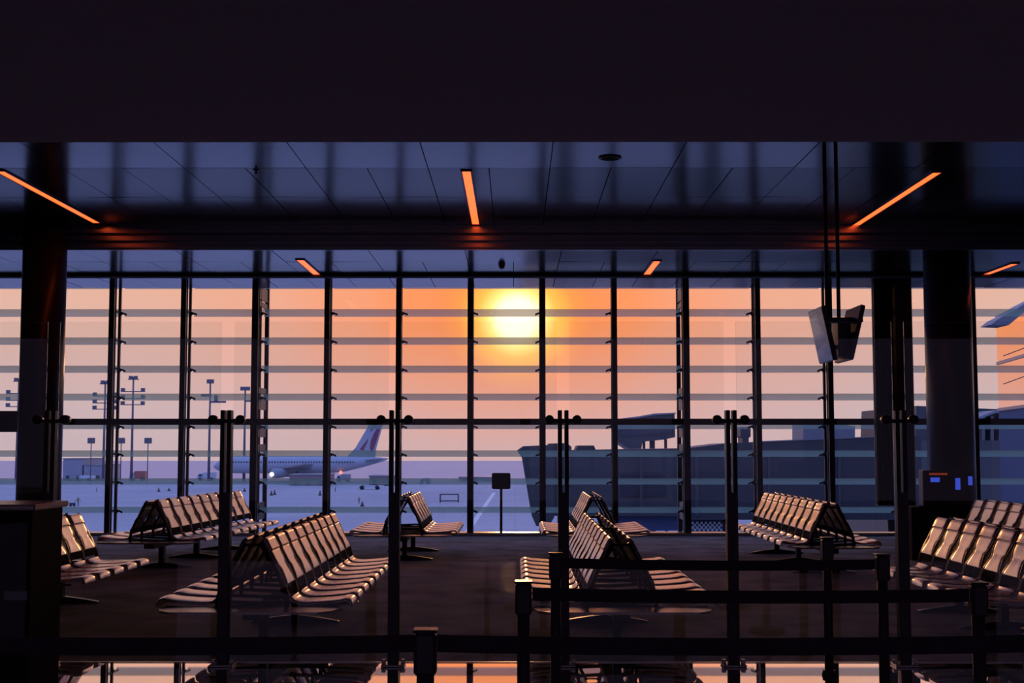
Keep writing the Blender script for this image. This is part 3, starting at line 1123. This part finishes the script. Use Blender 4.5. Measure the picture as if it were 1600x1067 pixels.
zw = zc_ - GZ
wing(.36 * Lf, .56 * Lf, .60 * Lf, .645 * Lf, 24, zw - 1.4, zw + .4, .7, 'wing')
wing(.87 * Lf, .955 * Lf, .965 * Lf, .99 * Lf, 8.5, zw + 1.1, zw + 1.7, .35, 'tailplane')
for s in (-1, 1):
    MB().lathe([(.9, 0), (1.35, .3), (1.4, 1.8), (1.2, 3.4), (.6, 4.6)], 20, (.365 * Lf, s * 8.2, zw - 2.25), 'x').build('engine', M['pgrey'], ap)
g = MB()
for (u, y) in ((.10, 0), (.49, -2.6), (.49, 2.6)):
    g.tube([(u * Lf, y, .6), (u * Lf, y, zw - 1.8)], .22, 8)
    for s in (-1, 1):
        g.lathe([(.6, -.2), (.6, .2)], 16, (u * Lf, y + s * .45, .6), 'y')
g.build('landing_gear', M['tyre'], ap)
q = P(434, 740, DA_)
MB().lathe([(.05, -.1), (.6, 0), (.6, .15)], 14, (q.x - nose.x, -9.7, q.z - GZ), 'y').build('landing_lamp', M['lampw'], ap)

# ------------------------------------------------------------------ apron furniture
def mast(px, ytop, yfoot, label, style):
    b = PZ(px, yfoot, GZ)
    tp = P(px, ytop, b.y).z - GZ
    t = thing('floodlight_mast', label, 'mast', (b.x, b.y, GZ), 0, 'floodlight masts on the apron')
    MB().tube([(0, 0, 0), (0, 0, tp)], [.42, .22], 10).build('pole', M['mast'], t)
    if style == 0:
        hd = MB()
        for z in (tp - .7, tp - 4.2, tp - 6.2, tp - 8.0):
            wd = 1.6 if z > tp - 1 else 3.4
            hd.box(-wd / 1.0, wd / 1.0, -.2, .2, z - .12, z + .12)
            for x in ((-wd + .5, wd - .5) if wd > 2 else (-.7, .7)):
                hd.box(x - .55, x + .55, -.5, .1, z - .1, z + 1.0)
        hd.build('lamp_rack', M['mast'], t)
    elif style == 1:
        hd = MB()
        hd.box(-1.0, 1.0, -.3, .3, tp - .4, tp + .8)
        hd.box(-2.6, .4, -.2, .2, tp - 4.2, tp - 3.5)
        hd.box(.3, 4.6, -.2, .2, tp - 6, tp - 5.4)
        hd.box(1.2, 2.2, -.3, .3, tp - 5.4, tp - 3.8)
        hd.build('lamp_rack', M['mast'], t)
    else:
        hd = MB()
        hd.box(-1.4, 1.4, -.3, .3, tp - .2, tp + .9)
        hd.box(-.2, 1.6, -.2, .2, tp - 3.5, tp - 3)
        hd.build('lamp_rack', M['mast'], t)


mast(205, 589, 752, 'tall floodlight mast with three lamp rows right of the left column', 0)
mast(161, 596, 752, 'floodlight mast half hidden by the first window mullion', 0)
mast(25, 592, 752, 'floodlight mast seen left of the thick left column', 0)
mast(326, 597, 752, 'floodlight mast with bent top arms behind the aircraft nose', 1)
mast(381, 609, 752, 'thinner floodlight mast just left of the truss mullion', 2)
for px, lb in ((141, 'low square lamp post leftmost of three on the apron'), (188, 'low square lamp post just right of the first mullion'), (230, 'low square lamp post rightmost of three, right of the tall mast')):
    b = PZ(px, 757, GZ)
    tp = P(px, 684, b.y).z - GZ
    t = thing('lamp_post', lb, 'lamp post', (b.x, b.y, GZ), 0, 'low lamp posts on the apron')
    MB().tube([(0, 0, 0), (0, 0, tp - 1.4)], .14, 8).build('pole', M['mast'], t)
    MB().cbox(-.95, .95, -.3, .3, tp - 1.5, tp, .08).build('lamp_head', M['mast'], t)

# low buildings
for (x0, x1, y0, yf, mm, lb, dep) in ((452, 511, 741, 758.5, 'hangar', 'low brown building behind the aircraft wing', 14), (577, 613, 743, 759, 'hangar', 'low brown building behind the aircraft tail', 12),
                                      (717, 771, 745, 753, 'hangar2', 'low grey building left of the sign stand', 12), (98, 128, 716, 751, 'hangar2', 'pale building right beside the left column', 20),
                                      (130.5, 160, 726, 751, 'hangar2', 'lower pale building left of the first mullion', 18)):
    b = PZ((x0 + x1) / 2, yf, GZ)
    D_ = b.y
    xa, xb_ = P(x0, yf, D_).x, P(x1, yf, D_).x
    zt_ = P(x0, y0, D_).z - GZ
    t = thing('airport_building', lb, 'building', (b.x, D_, GZ))
    w2 = (xb_ - xa) / 2
    MB().box(-w2, w2, 0, dep, 0, zt_ - .25).build('wall', M[mm], t)
    MB().box(-w2 - .2, w2 + .2, -.2, dep + .2, zt_ - .25, zt_).build('roof', M['bgrey'], t)
    nd = max(2, int(w2 / 1.6))
    for i in range(nd):
        x = -w2 + (i + .5) * 2 * w2 / nd
        MB().box(x - .5, x + .5, -.05, .05, .1, min(1.5, zt_ * .6)).build('door', M['bridge'], t)


# ground vehicles
def vehicle(px, yf, wpx, hpx, body, label, beacon=None):
    b = PZ(px, yf, GZ)
    s_ = b.y / FPX
    w_, h_ = wpx * s_, hpx * s_
    t = thing('service_vehicle', label, 'vehicle', (b.x, b.y, GZ), 0, 'ground service vehicles')
    x0 = -w_ / 2
    MB().prism([(x0, .5), (x0 + w_, .5), (x0 + w_, h_), (x0 + w_ * .34, h_), (x0 + w_ * .33, .6)], 0, 2.2).build('cargo_box', M[body], t)
    MB().prism([(x0, .45), (x0 + w_ * .31, .45), (x0 + w_ * .31, h_ * .86), (x0 + w_ * .10, h_ * .84), (x0 + .02 * w_, h_ * .5)], .1, 2.1).build('cab', M['vehw'], t)
    MB().prism([(x0 + w_ * .08, h_ * .5), (x0 + w_ * .27, h_ * .5), (x0 + w_ * .27, h_ * .78), (x0 + w_ * .12, h_ * .77)], .06, .11).build('cab_window', M['pwin'], t)
    for u in (.18, .78):
        for y in (.05, 2.0):
            MB().lathe([(.48, -.15), (.48, .15)], 14, (x0 + u * w_, y, .48), 'y').build('wheel', M['tyre'], t)
    if beacon:
        MB().lathe([(.5, 0), (.55, .5), (.2, 1.0)], 12, (x0 + .3 * w_, 1.0, h_)).build('beacon', M[beacon], t)


vehicle(214, 751, 26, 15, 'vehr', 'reddish service truck below the tall floodlight mast')
vehicle(322, 751, 30, 13, 'vehw', 'white service truck under the aircraft nose')
vehicle(536, 753, 22, 12, 'pgrey', 'service truck with an amber beacon below the rear fuselage', 'lampo')
vehicle(664, 756, 16, 9, 'pgrey', 'small grey tug right of the aircraft tail')
vehicle(578, 765, 40, 6, 'vehw', 'long low white baggage trailer train below the aircraft tail')
vehicle(130, 752, 30, 9, 'vehw', 'white van in front of the pale building on the left')


# barrier frame
b = PZ(702, 785, GZ)
s_ = b.y / FPX
t = thing('apron_barrier', 'open rectangular frame barrier on the apron left of the sign stand', 'barrier', (b.x, b.y, GZ))
f = MB()
for x in (-14, 14):
    f.box(x * s_ - .12, x * s_ + .12, -.1, .1, 0, 13 * s_)
f.build('post', M['bridge'], t)
f = MB()
for z in (2.5, 12.5):
    f.box(-14 * s_, 14 * s_, -.06, .06, z * s_ - .1, z * s_ + .1)
f.build('rail', M['bridge'], t)


# cones and bollards
for (px, yf, h, lb) in ((424, 774, 8, 'apron cone left of a pair near the truss mullion'), (429, 773, 8, 'apron cone right of a pair near the truss mullion'), (500, 774, 8, 'apron cone just left of a window mullion'),
                        (566, 791, 8, 'squat apron cone below the aircraft tail'), (382, 768, 6, 'apron cone behind the left double bench'), (248, 768, 6, 'apron cone above the left window bench'), (264, 767, 5, 'small apron cone right of another above the left window bench')):
    b = PZ(px, yf, GZ)
    hh_ = h * b.y / FPX
    t = thing('apron_cone', lb, 'cone', (b.x, b.y, GZ), 0, 'cones on the apron')
    MB().box(-.35, .35, -.35, .35, 0, .08).build('base', M['tyre'], t)
    MB().lathe([(.28, .08), (.17, hh_ * .6), (.07, hh_)], 12).build('body', M['cone'], t)


# ------------------------------------------------------------------ people on the apron
def person(px, yf, hpx, label, step=.18, face=0, arm=.1):
    b = PZ(px, yf, GZ)
    s_ = hpx * b.y / FPX
    me = bpy.data.meshes.new('person')
    J = [(0, 0, .53), (0, .01, .62), (0, .0, .78), (0, 0, .84), (0, -.005, .90), (0, -.01, .98),      # 0 pelvis .. 5 crown
         (-.055, 0, .50), (-.065, -step * .5, .28), (-.07, -step * .6, .045), (-.07, -step * .6 - .08, .02),
         (.055, 0, .50), (.065, step * .35, .28), (.07, step * .9, .06), (.07, step * .9 - .07, .02),
         (-.115, 0, .80), (-.15, arm * .6, .64), (-.15, arm * .2 - .05, .50), (-.148, arm * .2 - .075, .455),
         (.115, 0, .80), (.15, -arm * .6, .64), (.15, -arm - .06, .51), (.148, -arm - .085, .465)]
    E = [(0, 1), (1, 2), (2, 3), (3, 4), (4, 5), (0, 6), (6, 7), (7, 8), (8, 9), (0, 10), (10, 11), (11, 12), (12, 13),
         (2, 14), (14, 15), (15, 16), (16, 17), (2, 18), (18, 19), (19, 20), (20, 21)]
    RR = [.075, .07, .085, .03, .055, .04, .052, .036, .026, .02, .052, .036, .026, .02, .036, .026, .02, .018, .036, .026, .02, .018]
    me.from_pydata([Vector(j) * s_ for j in J], E, [])
    o = bpy.data.objects.new('person', me)
    COL.objects.link(o)
    o.location = (b.x, b.y, GZ)
    o.rotation_euler = (0, 0, face)
    md = o.modifiers.new('skin', 'SKIN')
    for i, sv in enumerate(me.skin_vertices[0].data):
        sv.radius = (RR[i] * s_, RR[i] * s_ * (.8 if i < 3 else 1))
        sv.use_root = (i == 0)
    sb = o.modifiers.new('sub', 'SUBSURF')
    sb.levels = sb.render_levels = 1
    me.materials.append(M['cloth'])
    tag(o, label, 'person', 'ground crew on the apron')
    v = MB().lathe([(.078 * s_, .56 * s_), (.085 * s_, .66 * s_), (.105 * s_, .78 * s_), (.07 * s_, .825 * s_)], 14)
    v.build('vest', M['vest'], o)
    return o


person(122, 791, 15, 'worker in dark clothes walking on the apron right of the left column', .22, R(70), .12)
person(561, 787, 11, 'worker standing on the apron below the aircraft tail', .05, R(20), .04)
person(524, 769, 9, 'worker standing right of the mullion under the rear fuselage', .06, R(-60), .05)
person(151, 769, 8, 'small distant worker left of the first mullion', .08, R(120), .05)
b = PZ(113, 791, GZ)
t = thing('baggage_trolley', 'small dark trolley beside the walking worker on the apron', 'trolley', (b.x, b.y, GZ))
MB().cbox(-.45, .45, -.3, .3, .25, .6, .05).build('bed', M['cloth'], t)
MB().tube([(.4, 0, .5), (.55, 0, 1.0)], .04, 6).build('handle', M['mast'], t)
for x in (-.3, .3):
    MB().lathe([(.14, -.3), (.14, .3)], 12, (x, 0, .14), 'y').build('wheel', M['tyre'], t)

# ------------------------------------------------------------------ sky
sd = ray(808, 497).normalized()
world = bpy.data.worlds.new('sunset')
scene.world = world
world.use_nodes = True
N, L = world.node_tree.nodes, world.node_tree.links
bg = N['Background']
tc = N.new('ShaderNodeTexCoord')
nrm = N.new('ShaderNodeVectorMath')
nrm.operation = 'NORMALIZE'
L.new(tc.outputs['Generated'], nrm.inputs[0])
sep = N.new('ShaderNodeSeparateXYZ')
L.new(nrm.outputs[0], sep.inputs[0])


def ramp(stops, src, interp='LINEAR'):
    r = N.new('ShaderNodeValToRGB')
    cr = r.color_ramp
    cr.interpolation = interp
    while len(cr.elements) > 1:
        cr.elements.remove(cr.elements[-1])
    cr.elements[0].position = stops[0][0]
    cr.elements[0].color = (*stops[0][1], 1)
    for p_, c in stops[1:]:
        e_ = cr.elements.new(p_)
        e_.color = (*c, 1)
    L.new(src, r.inputs[0])
    return r


def math_(op, a, b=None, clamp=False):
    n_ = N.new('ShaderNodeMath')
    n_.operation = op
    n_.use_clamp = clamp
    for i, v in enumerate((a, b)):
        if v is None:
            continue
        if isinstance(v, (int, float)):
            n_.inputs[i].default_value = v
        else:
            L.new(v, n_.inputs[i])
    return n_.outputs[0]


def mixc(f, a, b, mode='MIX'):
    m_ = N.new('ShaderNodeMix')
    m_.data_type = 'RGBA'
    m_.blend_type = mode
    if isinstance(f, (int, float)):
        m_.inputs[0].default_value = f
    else:
        L.new(f, m_.inputs[0])
    L.new(a, m_.inputs[6])
    L.new(b, m_.inputs[7])
    return m_.outputs[2]


z = sep.outputs['Z']
# west (sunset) side by sine of elevation
west = ramp([(0.0, (.60, .44, .47)), (.025, (.63, .45, .47)), (.06, (.68, .43, .40)), (.115, (.74, .42, .32)), (.20, (.80, .44, .34)), (.34, (.55, .42, .48)), (.55, (.30, .40, .95)), (1.0, (.26, .40, 1.15))], z)
east = ramp([(0.0, (.26, .30, .70)), (.10, (.30, .34, .85)), (.3, (.28, .38, 1.05)), (1.0, (.26, .40, 1.15))], z)
fac_w = math_('ADD', math_('MULTIPLY', sep.outputs['Y'], .75), .42, True)
base_c = mixc(fac_w, east.outputs[0], west.outputs[0])
# angle to the sun
dt = N.new('ShaderNodeVectorMath')
dt.operation = 'DOT_PRODUCT'
L.new(nrm.outputs[0], dt.inputs[0])
dt.inputs[1].default_value = sd
ang = math_('ARCCOSINE', math_('MINIMUM', dt.outputs['Value'], 1.0))
an = math_('DIVIDE', ang, R(20))       # 0..1 over 20 degrees
glow = ramp([(0.0, (1, 1, 1)), (.10, (1, 1, 1)), (.22, (.86, .86, .86)), (.36, (.58, .58, .58)), (.55, (.28, .28, .28)), (.8, (.07, .07, .07)), (1.0, (0, 0, 0))], an, 'EASE')
lowfade = math_('ADD', math_('MULTIPLY', z, 7.5), .28, True)
gf = math_('MULTIPLY', glow.outputs[0], lowfade)
orange = N.new('ShaderNodeRGB')
orange.outputs[0].default_value = (1.0, .27, .075, 1)
c1 = mixc(gf, base_c, orange.outputs[0])
# halo and disc
halo = ramp([(0.0, (.85, 1.05, .85)), (.040, (.75, .95, .72)), (.060, (.50, .62, .18)), (.085, (.25, .26, .01)), (.125, (.05, .05, .0)), (.16, (0, 0, 0)), (1, (0, 0, 0))], an)
c2 = mixc(1.0, c1, halo.outputs[0], 'ADD')
L.new(c2, bg.inputs['Color'])
bg.inputs['Strength'].default_value = 1.28

sun_d = bpy.data.lights.new('sun', 'SUN')
sun_d.energy = 0.12
sun_d.color = (1.0, .45, .18)
sun_d.angle = R(1.4)
sun = bpy.data.objects.new('sun', sun_d)
COL.objects.link(sun)
sun.rotation_euler = (-sd).to_track_quat('-Z', 'Y').to_euler()
sun.location = (0, 60, 20)

# ------------------------------------------------------------------ view
vs_ = scene.view_settings
vs_.view_transform = 'Standard'
vs_.look = 'None'
vs_.gamma = 1
vs_.exposure = 0
vs_.use_curve_mapping = False
scene.cycles.transparent_max_bounces = 32
scene.cycles.max_bounces = 8
